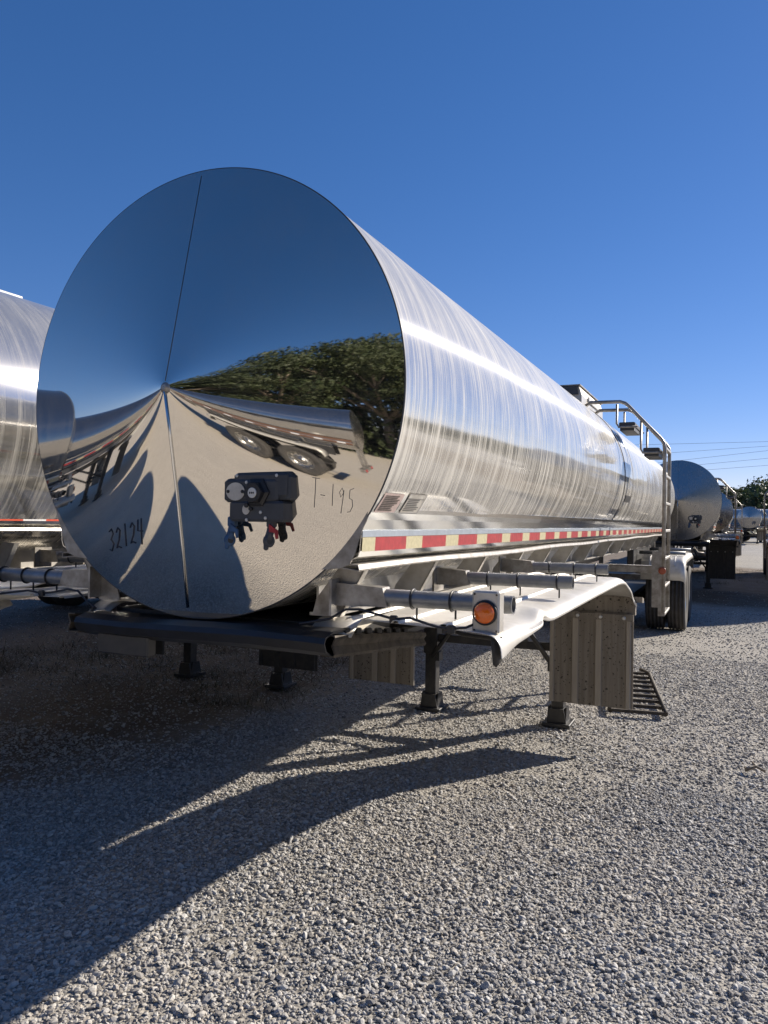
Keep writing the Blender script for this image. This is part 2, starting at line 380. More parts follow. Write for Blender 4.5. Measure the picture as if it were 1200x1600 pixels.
for (n, d0, d1, s0) in ((105000, 1.9, 5.5, .0088), (120000, 5.5, 11.0, .0095), (90000, 11, 22, .0118)):
    x, y, d = wedge(n, d0, d1); s_ = s0*np.exp(rng.normal(0, .42, n)); s_ = np.minimum(s_, .024)
    zz = np.array([gz(a, b) for a, b in zip(x, y)])+s_*rng.uniform(-.1, .45, n)+.0
    keep = ~((x < -2.0) & (y > 2.2) & (rng.uniform(0, 1, n) < .75)) & ~((y > 14.5) & (rng.uniform(0, 1, n) < .9))
    pn = np.sin(x*2.1+1.3*np.sin(y*1.1))+np.sin(y*1.7+1.9*np.sin(x*.9)+2)+.6*np.sin(x*5.3+y*3.1)+.5*np.sin(y*6.1-x*2.7)
    keep &= ~((pn > 1.35) & (rng.uniform(0, 1, n) < .55))
    PX.append(np.stack([x, y, zz], 1)[keep]); SC.append(s_[keep])
gv = scatter('gravel', np.concatenate(PX), np.concatenate(SC))
tag(gv, 'loose pale grey crushed stone gravel covering the yard', 'gravel', kind='stuff')

# ------------------------------------------------------------------ the tank trailer (nose at the origin, tail towards +y)
R, ZC, CH, TL = .895, 2.256, .204, 13.80
SL = -.0045                                             # the frame falls very slightly to the rear
def arc(a0, a1, n, rr=R): return [(rr*math.cos(a0+(a1-a0)*i/n), rr*math.sin(a0+(a1-a0)*i/n)) for i in range(n+1)]
def coney(x, z): return -CH+CH/R*math.hypot(x, z-ZC)

def make_trailer():
    root = empty('tank_trailer')
    # shell
    m = MB(); seg = 192; ys_ = [0.0, .02]+[i*.46 for i in range(1, 30)]+[TL]
    m.grid([[(R*math.cos(2*PI*k/seg), y, ZC+R*math.sin(2*PI*k/seg)) for k in range(seg+1)] for y in ys_])
    shell = m.build('tank_shell', M['shell'], root)
    for y in (6.10, 6.78):
        q = MB(); q.tube([((R+.0015)*math.cos(t), y, ZC+(R+.0015)*math.sin(t)) for t in [2*PI*k/96 for k in range(96)]], .005, 6, closed=True); q.build('seam_band', M['ink'], shell)
    q = MB(); q.grid([[((R+.004)*math.cos(t), y, ZC+(R+.004)*math.sin(t)) for t in [2*PI*k/96 for k in range(97)]] for y in (6.115, 6.765)]); q.build('jacket_band', M['shell'], shell)
    for (a0, a1, mm) in ((.40, .58, 'band'), (-.30, -.22, 'black')):
        q = MB(); q.grid([[((R+.007)*math.cos(a0+(a1-a0)*k/5), y, ZC+(R+.007)*math.sin(a0+(a1-a0)*k/5)) for k in range(6)] for y in (6.30, 6.74)]); q.build('patch_plate', M[mm], shell)
    q = MB(); q.tube([((R+.001)*math.cos(t), .004, ZC+(R+.001)*math.sin(t)) for t in [2*PI*k/160 for k in range(160)]], .0042, 6, closed=True); q.build('rim_edge', M['plastic'], shell)
    # placards low on the right flank
    def placard(y0, y1, z0, z1, mm):
        def xx(z): return math.sqrt(max(0, (R+.003)**2-(z-ZC)**2))
        zs = [z0+(z1-z0)*k/6 for k in range(7)]
        q = MB(); q.grid([[(xx(z), y+.02*(z-z0)/(z1-z0), z) for z in zs] for y in (y0, y1)]); p = q.build('placard', M[mm], shell)
        q = MB()
        for k in range(9 if mm == 'pinkpaper' else 7):
            z = z0+(z1-z0)*(.12+.80*k/9)
            q.grid([[(xx(zz)+.0015, y+.02*(zz-z0)/(z1-z0), zz) for zz in (z, z+.0035)] for y in (y0+.015, y1-random.uniform(.015, .06))])
        if mm != 'pinkpaper':
            for (za, zb, ya, yb) in ((z0, z0+.002, y0, y1), (z1-.002, z1, y0, y1), (z0, z1, y0, y0+.003), (z0, z1, y1-.003, y1), (z1-.022, z1-.020, y0, y1)):
                q.grid([[(xx(zz)+.0018, y+.02*(zz-z0)/(z1-z0), zz) for zz in (za, zb)] for y in (ya, yb)])
        q.build('print_line', M['rust'] if mm == 'pinkpaper' else M['ink_pale'], p)
    placard(.03, .21, 1.790, 1.862, 'pinkpaper'); placard(.26, .44, 1.790, 1.868, 'alu_light')
    # conical mirror front head
    m = MB(); seg = 320; rad = [.004, .012, .03, .06]+[R*i/36 for i in range(4, 37)]
    rows = [[(rr*math.cos(2*PI*k/seg), -CH+CH*rr/R-.0*rr, ZC+rr*math.sin(2*PI*k/seg)) for k in range(seg+1)] for rr in rad]
    m.grid(rows); m.add([(0, -CH, ZC)]+rows[0], [(0, k+1, k+2) for k in range(seg)])
    head = m.build('front_head', M['head'], root)
    q = MB(); q.tube([(.0, coney(0, z)-.0005, z) for z in (ZC+.02, ZC+.4, ZC+R-.02)], .0014, 6); q.build('upper_seam', M['plastic'], head)
    q = MB(); q.tube([(-.001-.03*((ZC-z)/R)**2, coney(0, z)-.002, z) for z in (ZC-.0, ZC-.2, ZC-.4, ZC-.6, ZC-R+.04)], .0052, 8); q.build('lower_seam', M['rail'], head)
    q = MB(); q.lathe([(.030, .03), (.024, .012), (.010, .0)], (0, -CH-.006, ZC-.006), (0, 1, 0), 12); q.build('apex_cap', M['alu'], head)
    q = MB(); q.box((-.012, coney(0, 3.05)-.004, 2.985), (.016, coney(0, 3.05)+.01, 3.03), bev=.003); q.build('rivet_patch', M['band'], head)
    # handwriting
    G = {'3': [[(.1, .9), (.5, 1), (.8, .8), (.4, .55), (.85, .3), (.5, 0), (.1, .1)]],
         '2': [[(.1, .8), (.4, 1), (.8, .8), (.6, .4), (.1, .05), (.45, .1), (.95, 0)]],
         '1': [[(.45, 1), (.5, .5), (.55, 0)]], '4': [[(.2, 1), (.1, .5), (.9, .45)], [(.75, 1), (.7, .5), (.72, -.15)]],
         'T': [[(-.1, .95), (.5, 1), (1.1, 1.08)], [(.45, 1), (.5, .5), (.5, -.35)]], '-': [[(.0, .3), (.7, .35)]],
         '9': [[(.8, .8), (.5, 1), (.15, .75), (.4, .5), (.75, .7), (.8, .9), (.75, .4), (.6, -.2)]],
         '5': [[(.95, 1.1), (.35, 1), (.35, .6), (.8, .6), (.95, .3), (.6, 0), (.2, -.05)]]}
    def write(txt, x0, z0, x1, z1, h, wd, mm, r_):
        q = MB(); n = len(txt); dx = (x1-x0)/n; dz = (z1-z0)/n
        for i, ch in enumerate(txt):
            for st in G[ch]:
                pts = []
                for (a, b) in st:
                    px = x0+dx*(i+a*wd)+b*h*.12; pz = z0+dz*(i+a*wd)+b*h*random.uniform(.95, 1.05)
                    pts.append((px, coney(px, pz)-.001, pz))
                q.tube(pts, r_, 5)
        q.build('handwritten_number', M[mm], head)
    write('32124', -.425, 1.612, -.205, 1.668, .090, .80, 'ink', .0029)
    write('T-195', .553, 1.838, .712, 1.785, .078, .72, 'ink_pale', .0012)
    # connection box
    cb = MB(); yb = -.095
    cb.box((.250, -.165, 1.840), (.498, -.02, 1.935), bev=.01); cb.box((.206, -.175, 1.820), (.460, -.02, 1.912), bev=.012)
    cb.box((.235, -.178, 1.745), (.485, -.0, 1.826), bev=.01); cb.box((.440, -.150, 1.83), (.508, -.02, 1.925), bev=.008)
    box = cb.build('connection_box', M['plastic'], root)
    q = MB(); q.lathe([(.044, 0), (.044, .004)], (.266, -.180, 1.862), (0, -1, 0), 28, squash=.80); q.build('cover_plate', M['alu_light'], box)
    for xx in (.232, .300): q = MB(); q.lathe([(.007, 0), (.007, .005)], (xx, -.184, 1.862), (0, -1, 0), 8); q.build('plate_screw', M['plastic_black'], box)
    q = MB(); q.lathe([(.060, 0), (.060, .012), (.045, .022), (.042, .050)], (.365, -.175, 1.858), (0, -1, 0), 6, smooth=False); q.lathe([(.036, .04), (.036, .060)], (.365, -.175, 1.858), (0, -1, 0), 20); q.build('electrical_socket', M['plastic_black'], box)
    q = MB(); q.lathe([(.021, .060), (.019, .064)], (.365, -.175, 1.856), (0, -1, 0), 20); q.build('socket_badge', M['zinc'], box)
    q = MB()
    for kx in (-.012, -.004, .004): q.box((.365+kx, -.2405, 1.852), (.370+kx, -.239, 1.860))
    q.build('badge_mark', M['ink'], box)
    q = MB(); q.lathe([(.017, 0), (.017, .006)], (.318, -.180, 1.792), (0, -1, 0), 16, squash=1.15); q.build('small_plate', M['alu_light'], box)
    q = MB(); q.lathe([(.009, 0), (.009, .016)], (.322, -.182, 1.808), (0, -1, 0), 8); q.lathe([(.007, 0), (.007, .022)], (.342, -.178, 1.795), (0, -1, 0), 8); q.build('valve_knob', M['plastic_black'], box)
    for (bx_, bz_, yy_) in ((.266, 1.924, -.166), (.452, 1.924, -.166), (.316, 1.898, -.176), (.474, 1.905, -.151), (.478, 1.850, -.151), (.385, 1.782, -.179), (.320, 1.752, -.179), (.408, 1.760, -.179)):
        q = MB(); q.lathe([(.0075, 0), (.006, .006)], (bx_, yy_, bz_), (0, -1, 0), 8); q.build('bolt', M['zinc'], box)
    def glad(x, z, mm, mm2):
        q = MB(); q.box((x-.020, -.160, z-.005), (x+.020, -.10, z+.045), 0, .006)
        q.tube([(x, -.130, z), (x-.004, -.145, z-.035), (x-.010, -.150, z-.065)], [.022, .020, .024], 12)
        q.lathe([(.026, -.014), (.031, -.008), (.031, .010), (.020, .014)], (x-.006, -.152, z-.070), (.75, -.65, 0), 16)
        q.box((x-.030, -.172, z-.115), (x-.006, -.148, z-.062), 0, .006)
        q.prism([(x+.004, z+.012), (x+.052, z-.018), (x+.056, z-.056), (x+.044, z-.060), (x+.036, z-.030), (x+.006, z-.026)], 1, -.178, -.164, 1)
        q.lathe([(.017, .013), (.017, .0155)], (x-.006, -.152, z-.070), (.75, -.65, 0), 12, mi=2)
        q.v = [(x+(a_-x)*.80, b_, z+.03+(c_-z-.03)*.80) for a_, b_, c_ in q.v]
        q.build('air_coupling', [M[mm], M[mm2], M['plastic_black']], box)
    glad(.235, 1.722, 'blue', 'blue'); glad(.420, 1.722, 'plastic', 'red')
    box.scale = (.93, .52, .95); box.location = (.026, -.030, .092)
    # corner closure plates at the nose
    for s in (1, -1):
        a0 = math.atan2(1.588-ZC, .564); a1 = math.atan2(1.790-ZC, .766)
        arcp = [((R-.006)*math.cos(a0+(a1-a0)*i/8)*s, ZC+(R-.006)*math.sin(a0+(a1-a0)*i/8)) for i in range(9)]
        poly = arcp+[(.757*s, 1.764), (.732*s, 1.71), (.713*s, 1.645), (.690*s, 1.600), (.647*s, 1.584)]
        q = MB(); q.prism(poly, 1, -.002, .004); q.build('corner_plate', M['alu'], root)
    # side rails with reflective tape
    prof = [(.772, 1.812), (.768, 1.790), (.757, 1.764), (.733, 1.722), (.7345, 1.702), (.730, 1.650), (.722, 1.628), (.690, 1.612), (.655, 1.622)]
    low = [(.655, 1.604), (.722, 1.600), (.728, 1.582), (.724, 1.576), (.640, 1.586)]
    ysr = [0.002+i*.45 for i in range(30)]+[TL-.1]
    for s in (1, -1):
        wob = [0.0016*math.sin(y*3.1)+.0012*math.sin(y*7.7) for y in ysr]
        q = MB(); q.grid([[(s*(px+w), y, pz+SL*y) for (px, pz) in prof] for y, w in zip(ysr, wob)], smooth=False); rail = q.build('side_rail', M['rail'], root); solid(rail, .004, -1)
        q = MB(); q.grid([[(s*px, y, pz+SL*y+.004*math.sin(y*2.3)) for (px, pz) in low] for y in ysr], smooth=False); f_ = q.build('rail_flange', M['alu'], rail); solid(f_, .004, -1)
        q = MB(); q.box((s*.7335, .004, 1.7010), (s*.7385, TL-.1, 1.7240)); b_ = q.build('rail_strip', M['band'], rail)
        for v_ in b_.data.vertices: v_.co.z += SL*v_.co.y
        q = MB(); y = .006; k = 0
        while y < TL-.15:
            L_ = (.110 if k == 0 else .18) if k % 2 == 0 else .30
            y1 = min(y+L_, TL-.14)
            q.add([(s*.7375, y, 1.699+SL*y), (s*.7375, y1, 1.699+SL*y1), (s*.7345, y1, 1.6475+SL*y1), (s*.7345, y, 1.6475+SL*y)], [(0, 1, 2, 3)], k % 2)
            y = y1; k += 1
        q.build('reflective_tape', [M['tape_cream'], M['tape_red']], rail, fix=False)
        for y in (.30, 1.1, 2.0, 3.1, 4.3):
            q = MB(); q.lathe([(.008, -.004), (.008, .006)], (s*.70, y, 1.588+SL*y), (s*.5, 0, -1), 8); q.build('rail_bolt', M['rust'], rail)
        # frame beam and gussets
        q = MB(); q.box((s*.470, .15, 1.395), (s*.480, TL-.6, 1.600)); q.box((s*.44, .15, 1.385), (s*.540, TL-.6, 1.397)); fr = q.build('frame_beam', M['alu_light'], root)
        for v_ in fr.data.vertices: v_.co.z += SL*v_.co.y
        gy = [.10, .86, 1.66, 2.5, 3.35, 4.3, 5.3, 6.6, 7.8, 9.0, 9.9, 10.8, 11.7, 12.6]
        for i, y in enumerate(gy):
            dz = SL*y
            poly = [(s*.482, 1.395+dz), (s*.600, 1.392+dz), (s*.705, 1.580+dz), (s*.600, 1.588+dz), (s*.500, 1.46+dz)]
            q = MB(); q.prism(poly, 1, y-.003, y+.003)
            q.prism([(s*.592, 1.392+dz), (s*.600, 1.392+dz), (s*.705, 1.580+dz), (s*.697, 1.580+dz)], 1, y-.003, y+.035)
            q.build('gusset', M['alu_light'] if i else M['alu'], root)
    for y in (1.2, 2.6, 4.2, 6.0, 8, 10, 12): q = MB(); q.box((-.47, y-.03, 1.36+SL*y), (.47, y+.03, 1.40+SL*y)); q.build('cross_member', M['black'], root)
    # upper coupler plate across the nose
    pr = [(.10, 1.352), (-.02, 1.352), (-.075, 1.338), (-.085, 1.318), (-.070, 1.285), (-.02, 1.262), (.10, 1.255)]
    q = MB(); q.grid([[(x, py, pz+.006*math.sin(x*5)) for (py, pz) in pr] for x in (-.56, -.3, 0, .3, .56, .635)], smooth=False)
    q.box((-.60, .10, 1.24), (.60, 2.6, 1.262)); cpl = q.build('coupler_plate', M['plate'], root); solid(cpl, .006, -1)
    q = MB(); q.box((-.47, -.045, 1.190), (-.20, .01, 1.30), bev=.006); q.build('hanging_plate', M['black'], cpl)
    q = MB(); q.box((-.52, .12, 1.262), (.52, .75, 1.36)); q.build('coupler_box', M['black'], cpl)
    for s in (1, -1):
        q = MB(); pts = [(-.03, 1.345, 1.262), (.25, 1.312, 1.235), (.60, 1.275, 1.205), (.88, 1.238, 1.175)]
        q.grid([[(s*.612, y, a), (s*.648, y, a-.002), (s*.652, y, a-.015), (s*.640, y, (a+b)/2), (s*.652, y, b+.012), (s*.645, y, b), (s*.59, y, b)] for (y, a, b) in pts], smooth=False)
        sd = q.build('side_channel', M['rust'], cpl); solid(sd, .006, -1)
        for i in range(7):
            y = .10+i*.095; z = 1.350-.123*(y+.03); q = MB(); q.lathe([(.017, -.004), (.017, .012), (.012, .016)], (s*.630, y, z+.004), (0, 0, 1), 6, smooth=False); q.build('bolt', M['black'], sd)
        q = MB(); q.grid([[(s*.40, .02, 1.345), (s*.61, .02, 1.338)], [(s*.40, .55, 1.33), (s*.61, .55, 1.272+.02)]], smooth=False); solid(q.build('gusset_sheet', M['cream'], cpl), .004)
        q = MB(); q.grid([[(s*(.50+.0*k), .03+.03*k, 1.330+.052*math.sin(min(PI/2, k*.4))), (s*(.66), .03+.03*k+.05, 1.322+.06*math.sin(min(PI/2, k*.4)))] for k in range(6)]); solid(q.build('curled_edge', M['alu_light'], cpl), .004)
    # front fenders
    for s in (1, -1):
        st_ = [-.06, -.04, .02, .12, .25, .42, .52, .58, .64, .70, .80, 1.0, 1.3, 1.7, 2.1, 2.5, 2.75, 2.92, 3.08, 3.24, 3.40, 3.55, 3.68, 3.80, 3.88, 3.92]
        def fz(y):
            if y < 2.75: return 1.400
            t_ = (y-2.75)/1.17; return 1.400-.235*t_**1.75
        rows = []
        for y in st_:
            z = fz(y); d = math.exp(-((y-.62)/.07)**2); d2 = math.exp(-((y-.50)/.12)**2)
            sk = .085 if y < .05 else (.068 if y < .3 else .052)
            sk -= .018*d
            if y > 3.3: sk += .02*(y-3.3)/.6
            nx, lift = 1.272+.016*d2-.028*d, .034*d-.022*d2
            xi = .72-.16*min(1, max(0, (y-.3)/.6)); rw = [(xi, z), (.84, z+.001), (1.05, z+.002+.3*lift), (1.18, z+lift*.8), (1.225, z-.004+lift), (1.252, z-.016+lift), (1.266, z-.034+lift*.6), (nx, z-sk*.62), (nx+.002, z-sk*.85), (nx-.003, z-sk)]
            ww = .008*math.sin(y*4.3+1)+.004*math.sin(y*13); rw = rw[:4]+[(a+ww, b+ww*.8) for a, b in rw[4:]]
            if y < .02: rw = rw[:-1]+[(nx+.006, z-sk)]
            rows.append([(s*a, y+(.10*max(0, (1.16-a)/.44) if y < .1 else 0)*(1-max(0, y)*6 if y > 0 else 1), b) for a, b in rw])
        q = MB(); q.grid(rows); fe = q.build('front_fender', M['fender'], root); solid(fe, .004, -1)
        fe.modifiers.new('soft', 'SUBSURF').levels = 1; fe.modifiers['soft'].render_levels = 1
        q = MB(); q.grid([[(s*(1.235+.03*a), -.045+.03*a, 1.385-.0*a), (s*(1.24+.028*a), -.045+.03*a, 1.34), (s*(1.243+.02*a), -.040+.03*a, 1.295-.01*math.sin(a*5))] for a in (0, .3, .6, 1)]); solid(q.build('rubber_end', M['rubber'], fe), .006)
        q = MB(); q.grid([[(s*(1.262+.012*math.sin(k*1.1)), .0+k*.035, 1.345), (s*(1.25-.004*k), .01+k*.033, 1.31-.012*math.sin(k*.9)), (s*1.235, .02+k*.03, 1.288+.006*k)] for k in range(6)]); solid(q.build('curled_lip', M['alu_light'], fe), .004)
        for xr in (.70, .88, 1.06):
            q = MB(); q.grid([[(s*(xr-.016), y, fz(y)+.001), (s*(xr-.009), y, fz(y)+.011), (s*(xr+.009), y, fz(y)+.011), (s*(xr+.016), y, fz(y)+.001)] for y in [-.02]+st_[3:22]], smooth=False); q.build('pressed_rib', M['fender'], fe)
        q = MB(); q.prism([(3.86, 1.175), (3.93, 1.150), (3.935, 1.03), (3.86, 1.03)], 0, s*.60, s*1.26); q.prism([(3.84, 1.18), (3.95, 1.16), (3.95, 1.125), (3.84, 1.135)], 0, s*1.255, s*1.315); q.build('flap_bracket', M['flap'], fe)
        # mud flap
        q = MB(); q.box((s*.600, 3.835, .292), (s*1.252, 3.843, 1.045)); fl = q.build('mud_flap', M['flap'], root)
        for v_ in fl.data.vertices: v_.co.y += (1.045-v_.co.z)*.01
        for xr in (.615, .802, .985, 1.215):
            w_ = .022 if xr not in (.615, 1.215) else .014
            q = MB(); q.prism([(s*(xr-w_-.006), 3.836), (s*(xr-w_), 3.822), (s*(xr+w_), 3.822), (s*(xr+w_+.006), 3.836)], 2, .296, 1.040); q.build('flap_rib', M['flap_pale'], fl)
        q = MB(); q.box((s*.604, 3.815, .985), (s*1.250, 3.834, 1.035)); q.build('flap_bar', M['flap'], fl)
        for xr in (.66, .82, 1.0, 1.18):
            q = MB(); q.lathe([(.016, 0), (.016, .003), (.009, .004), (.009, .011)], (s*xr, 3.814, 1.010), (0, -1, 0), 10); q.build('bolt', M['zinc'], fl)
        # support tubes
        for (y, xs_, inner) in ((.10, .78, .60), (1.18, .74, .60), (2.30, .80, .62)):
            q = MB(); zt = 1.478; x0, x1 = s*xs_, s*1.272
            q.tube([(x0, y, zt), (x1, y, zt)], .0315, 20, caps=False); q.tube([(x1, y, zt), (x0, y, zt)], .0265, 20, caps=False)
            for xe in (x0, x1):
                vs = []; 
                for k in range(20): vs += [(xe, y+.0315*math.cos(k*PI/10), zt+.0315*math.sin(k*PI/10)), (xe, y+.0265*math.cos(k*PI/10), zt+.0265*math.sin(k*PI/10))]
                q.add(vs, [(2*k, 2*((k+1) % 20), 2*((k+1) % 20)+1, 2*k+1) for k in range(20)])
            tb = q.build('support_tube', M['tube'], root)
            q = MB(); q.prism([(s*inner, 1.44), (s*(xs_+.03), 1.445), (s*(xs_+.01), 1.515), (s*inner, 1.525)], 1, y-.032, y+.032); q.box((s*(inner-.01), y-.07, 1.405), (s*inner, y+.07, 1.54)); q.build('tube_bracket', M['alu'], tb)
            for xc in (xs_+.12, xs_+.27, 1.20):
                q = MB(); q.tube([(s*xc, y+.035*math.cos(t), zt+.035*math.sin(t)) for t in [2*PI*k/20 for k in range(20)]], .0042, 6, closed=True)
                q.tube([(s*xc, y+.036, 1.40), (s*xc, y+.036, 1.47)], .004, 6); q.build('clamp', M['plastic_black'], tb)
    # amber marker lamp
    for s in (1, -1):
        q = MB(); q.box((s*1.164, -.030, 1.392), (s*1.258, .030, 1.533), bev=.006); lh = q.build('lamp_housing', M['alu_light'], root)
        q = MB(); q.lathe([(.042, 0), (.042, .010), (.037, .013)], (s*1.211, -.030, 1.462), (0, -1, 0), 28); q.build('lamp_ring', M['plastic_black'], lh)
        q = MB(); q.lathe([(.036, .011), (.034, .019), (.027, .026), (.015, .030), (.004, .0315)], (s*1.211, -.030, 1.462), (0, -1, 0), 28); q.build('amber_lens', M['amber'], lh)
        for dx in (-.038, .038):
            for dz in (-.06, .06): q = MB(); q.lathe([(.004, 0), (.003, .003)], (s*(1.211+dx), -.031, 1.462+dz), (0, -1, 0), 6); q.build('lamp_screw', M['rust'], lh)
        # cable along the front edge
        pts = [(.50, -.03, 1.375), (.60, .02, 1.395), (.66, .03, 1.432), (.72, .03, 1.436), (.80, .03, 1.420), (.86, .015, 1.412), (.93, -.0, 1.422), (1.00, -.03, 1.412), (1.05, -.045, 1.404), (1.10, -.055, 1.403), (1.15, -.05, 1.410), (1.17, -.02, 1.42)]
        q = MB(); q.tube([(s*a, b, c) for a, b, c in pts], .0048, 7); cbl = q.build('cable', M['wire'], root)
        for k in (5, 9):
            a, b, c = pts[k]; q = MB(); q.box((s*a-.014, b-.011, c-.016), (s*a+.014, b+.011, c+.013), bev=.004); q.build('cable_clip', M['plastic_black'], cbl)
    # landing legs
    q = MB()
    for s in (1, -1):
        q = MB(); q.box((s*.587-.066, 4.19, .52), (s*.587+.066, 4.33, 1.38), bev=.008); q.box((s*.587-.052, 4.205, .12), (s*.587+.052, 4.315, .55), bev=.006)
        lg = q.build('landing_leg', M['black'], root)
        q = MB(); q.prism([(s*.587-.085, .03), (s*.587+.085, .03), (s*.587+.060, .15), (s*.587-.060, .15)], 1, 4.17, 4.35); q.box((s*.587-.12, 4.13, 0.0), (s*.587+.12, 4.39, .032), bev=.005)
        for a in (-.075, .075): q.prism([(4.17, .03), (4.35, .03), (4.31, .16), (4.21, .16)], 0, s*.587+a-.006, s*.587+a+.006)
        q.build('sand_shoe', M['black'], lg)
        q = MB(); q.box((s*.50, 4.20, .46), (s*.587, 4.30, .54)); q.tube([(s*.56, 4.18, .50), (s*.30, 4.15, .86), (s*.12, 4.15, 1.28)], .022, 6); q.tube([(s*.587, 4.33, .60), (s*.50, 5.25, 1.34)], .024, 8); q.build('leg_brace', M['black'], lg)
    q = MB(); q.box((-.53, 4.235, .63), (.53, 4.285, .70), bev=.006); q.build('cross_brace', M['black'], root)
    q = MB(); q.tube([(-.5, 4.16, 1.0), (-.42, 4.1, .80), (-.25, 4.1, .74), (.1, 4.1, .72), (.35, 4.1, .74)], .02, 8); q.build('crank_handle', M['black'], root)
    # side marker arm, ladder and hand rails
    q = MB(); q.box((.50, 6.22, 1.222), (1.255, 6.30, 1.292), bev=.004); q.box((.50, 6.21, 1.292), (1.24, 6.34, 1.300)); arm = q.build('ladder_arm', M['alu'], root)
    q = MB(); q.box((1.257, 6.19, 1.205), (1.292, 6.32, 1.300), bev=.012); q.build('arm_lamp_base', M['white'], arm)
    q = MB(); q.lathe([(.040, .0), (.038, .012), (.026, .020)], (1.272, 6.188, 1.252), (.35, -1, 0), 18, squash=1.0); q.build('arm_lamp_lens', simple('faded_red_lens', (.40, .09, .04), .3), arm)
    lad = empty('ladder'); lad.parent = root
    Y1, Y2 = 6.20, 6.86
    for i, y in enumerate((Y1, Y2)):
        q = MB(); q.tube([(1.285, y, .80), (1.285, y, 2.55), (1.276, y, 2.61), (1.245, y, 2.66), (1.10, y, 2.815), (.91, y, 3.025), (.875, y, 3.055), (.82, y, 3.075), (.50, y, 3.08), (.44, y, 3.04)], .020, 10); q.build('ladder_stile', M['alu'], lad)
    q = MB(); q.box((1.235, Y1-.012, .77), (1.300, Y1+.012, 1.50)); q.box((1.17, Y1-.016, .86), (1.237, Y1+.010, 1.46)); q.box((1.235, Y2-.012, .77), (1.300, Y2+.012, 1.50)); q.build('stile_plate', M['alu'], lad)
    for k in range(7):
        z = .79+k*.295; q = MB(); q.box((1.262, Y1+.01, z-.014), (1.305, Y2-.01, z+.014), bev=.004); q.build('rung', M['alu_light'], lad)
    for (x, z, ha) in ((1.04, 2.515, 2.86), (.785, 2.80, 3.05)):
        q = MB(); q.box((x+.02, Y1+.03, z), (x+.19, Y2-.03, z+.055), bev=.008)
        q.box((x+.03, Y1+.05, z-.035), (x+.18, Y2-.05, z)); stp = q.build('step', M['plastic'], lad)
        q = MB()
        for y in (Y1+.01, Y2-.01): q.tube([(x, y, ha), (x, y, z+.04), (x+.02, y, z), (x+.22, y, z)], .012, 8)
        q.build('step_hanger', M['alu'], stp)
    # top hatch box
    q = MB(); q.prism([(-.42, 3.12), (.42, 3.04), (.42, 3.16), (.39, 3.262), (-.39, 3.262)], 1, 6.12, 7.62); hb = q.build('hatch_box', M['alu_light'], root)
    q = MB(); q.box((-.36, 6.095, 3.165), (.385, 6.118, 3.258)); q.build('hatch_end', M['plastic'], hb)
    q = MB(); q.box((-.41, 6.09, 3.263), (.41, 7.66, 3.275)); q.build('hatch_lid', M['alu'], hb)
    q = MB(); q.box((.425, 6.5, 3.13), (.440, 7.2, 3.19)); q.build('hatch_plate', M['white'], hb)
    # rear head and tail
    q = MB(); rad = [.02]+[R*i/14 for i in range(1, 15)]
    q.grid([[(rr*math.cos(2*PI*k/64), TL+.16-.16*(rr/R)**2, ZC+rr*math.sin(2*PI*k/64)) for k in range(65)] for rr in rad]); q.build('rear_head', M['head_brushed'], root)
    q = MB(); q.box((-1.2, TL-.12, .60), (1.2, TL, .72)); [q.box((a-.04, TL-.1, .7), (a+.04, TL-.03, 1.38)) for a in (-.5, .5)]; bp = q.build('rear_bumper', M['alu'], root)
    for a in (-1.05, -.8, .8, 1.05):
        q = MB(); q.lathe([(.05, 0), (.045, .02)], (a, TL, .66), (0, 1, 0), 14); q.build('tail_lamp', M['tape_red'], bp)
    # running gear
    AX = (11.12, 12.37)
    q = MB(); [q.box((a-.05, 10.3, 1.0), (a+.05, 13.2, 1.37), bev=.01) for a in (-.47, .47)]; q.box((-.5, 10.5, .55), (.5, 13.0, .62)); q.build('subframe', M['black'], root)
    for y in AX:
        q = MB(); q.tube([(-.95, y, .50), (.95, y, .50)], .065, 14); q.build('axle', M['black'], root)
        for s in (1, -1):
            for xc in (1.135, .80):
                wh = empty('wheel'); wh.parent = root
                prof = []
                w = .140
                prof = [(.285, -w*.75), (.34, -w*.92), (.42, -w), (.475, -w*.95), (.497, -w*.80)]
                for gx in (-.62, -.22, .22, .62):
                    prof += [(.500, w*(gx-.12)), (.486, w*(gx-.10)), (.486, w*(gx+.10)), (.500, w*(gx+.12))]
                prof += [(.497, w*.80), (.475, w*.95), (.42, w), (.34, w*.92), (.285, w*.75)]
                q = MB(); c = Vector((s*xc, y, .498)); seg = 48
                q.grid([[(c.x+h, c.y+rr*math.cos(2*PI*k/seg), c.z+rr*math.sin(2*PI*k/seg)) for k in range(seg+1)] for rr, h in prof]); q.build('tyre', M['rubber'], wh)
                q = MB(); h0 = s*.02 if xc > 1 else -s*.02
                pr2 = [(.286, s*.11), (.27, s*.10), (.26, s*.02), (.20, -s*.01), (.115, s*.0), (.10, s*.055), (.03, s*.06)]
                q.grid([[(c.x+h, c.y+rr*math.cos(2*PI*k/32), c.z+rr*math.sin(2*PI*k/32)) for k in range(33)] for rr, h in pr2])
                if xc > 1:
                    for k in range(10): q.lathe([(.016, 0), (.014, .035)], (c.x-s*.005, c.y+.155*math.cos(k*PI/5), c.z+.155*math.sin(k*PI/5)), (s, 0, 0), 6)
                    for k in range(10): q.lathe([(.027, .0), (.027, .002)], (c.x+s*.008, c.y+.225*math.cos(k*PI/5+.3), c.z+.225*math.sin(k*PI/5+.3)), (s, 0, 0), 10, mi=1)
                q.build('rim', [M['rim'], M['black']], wh)
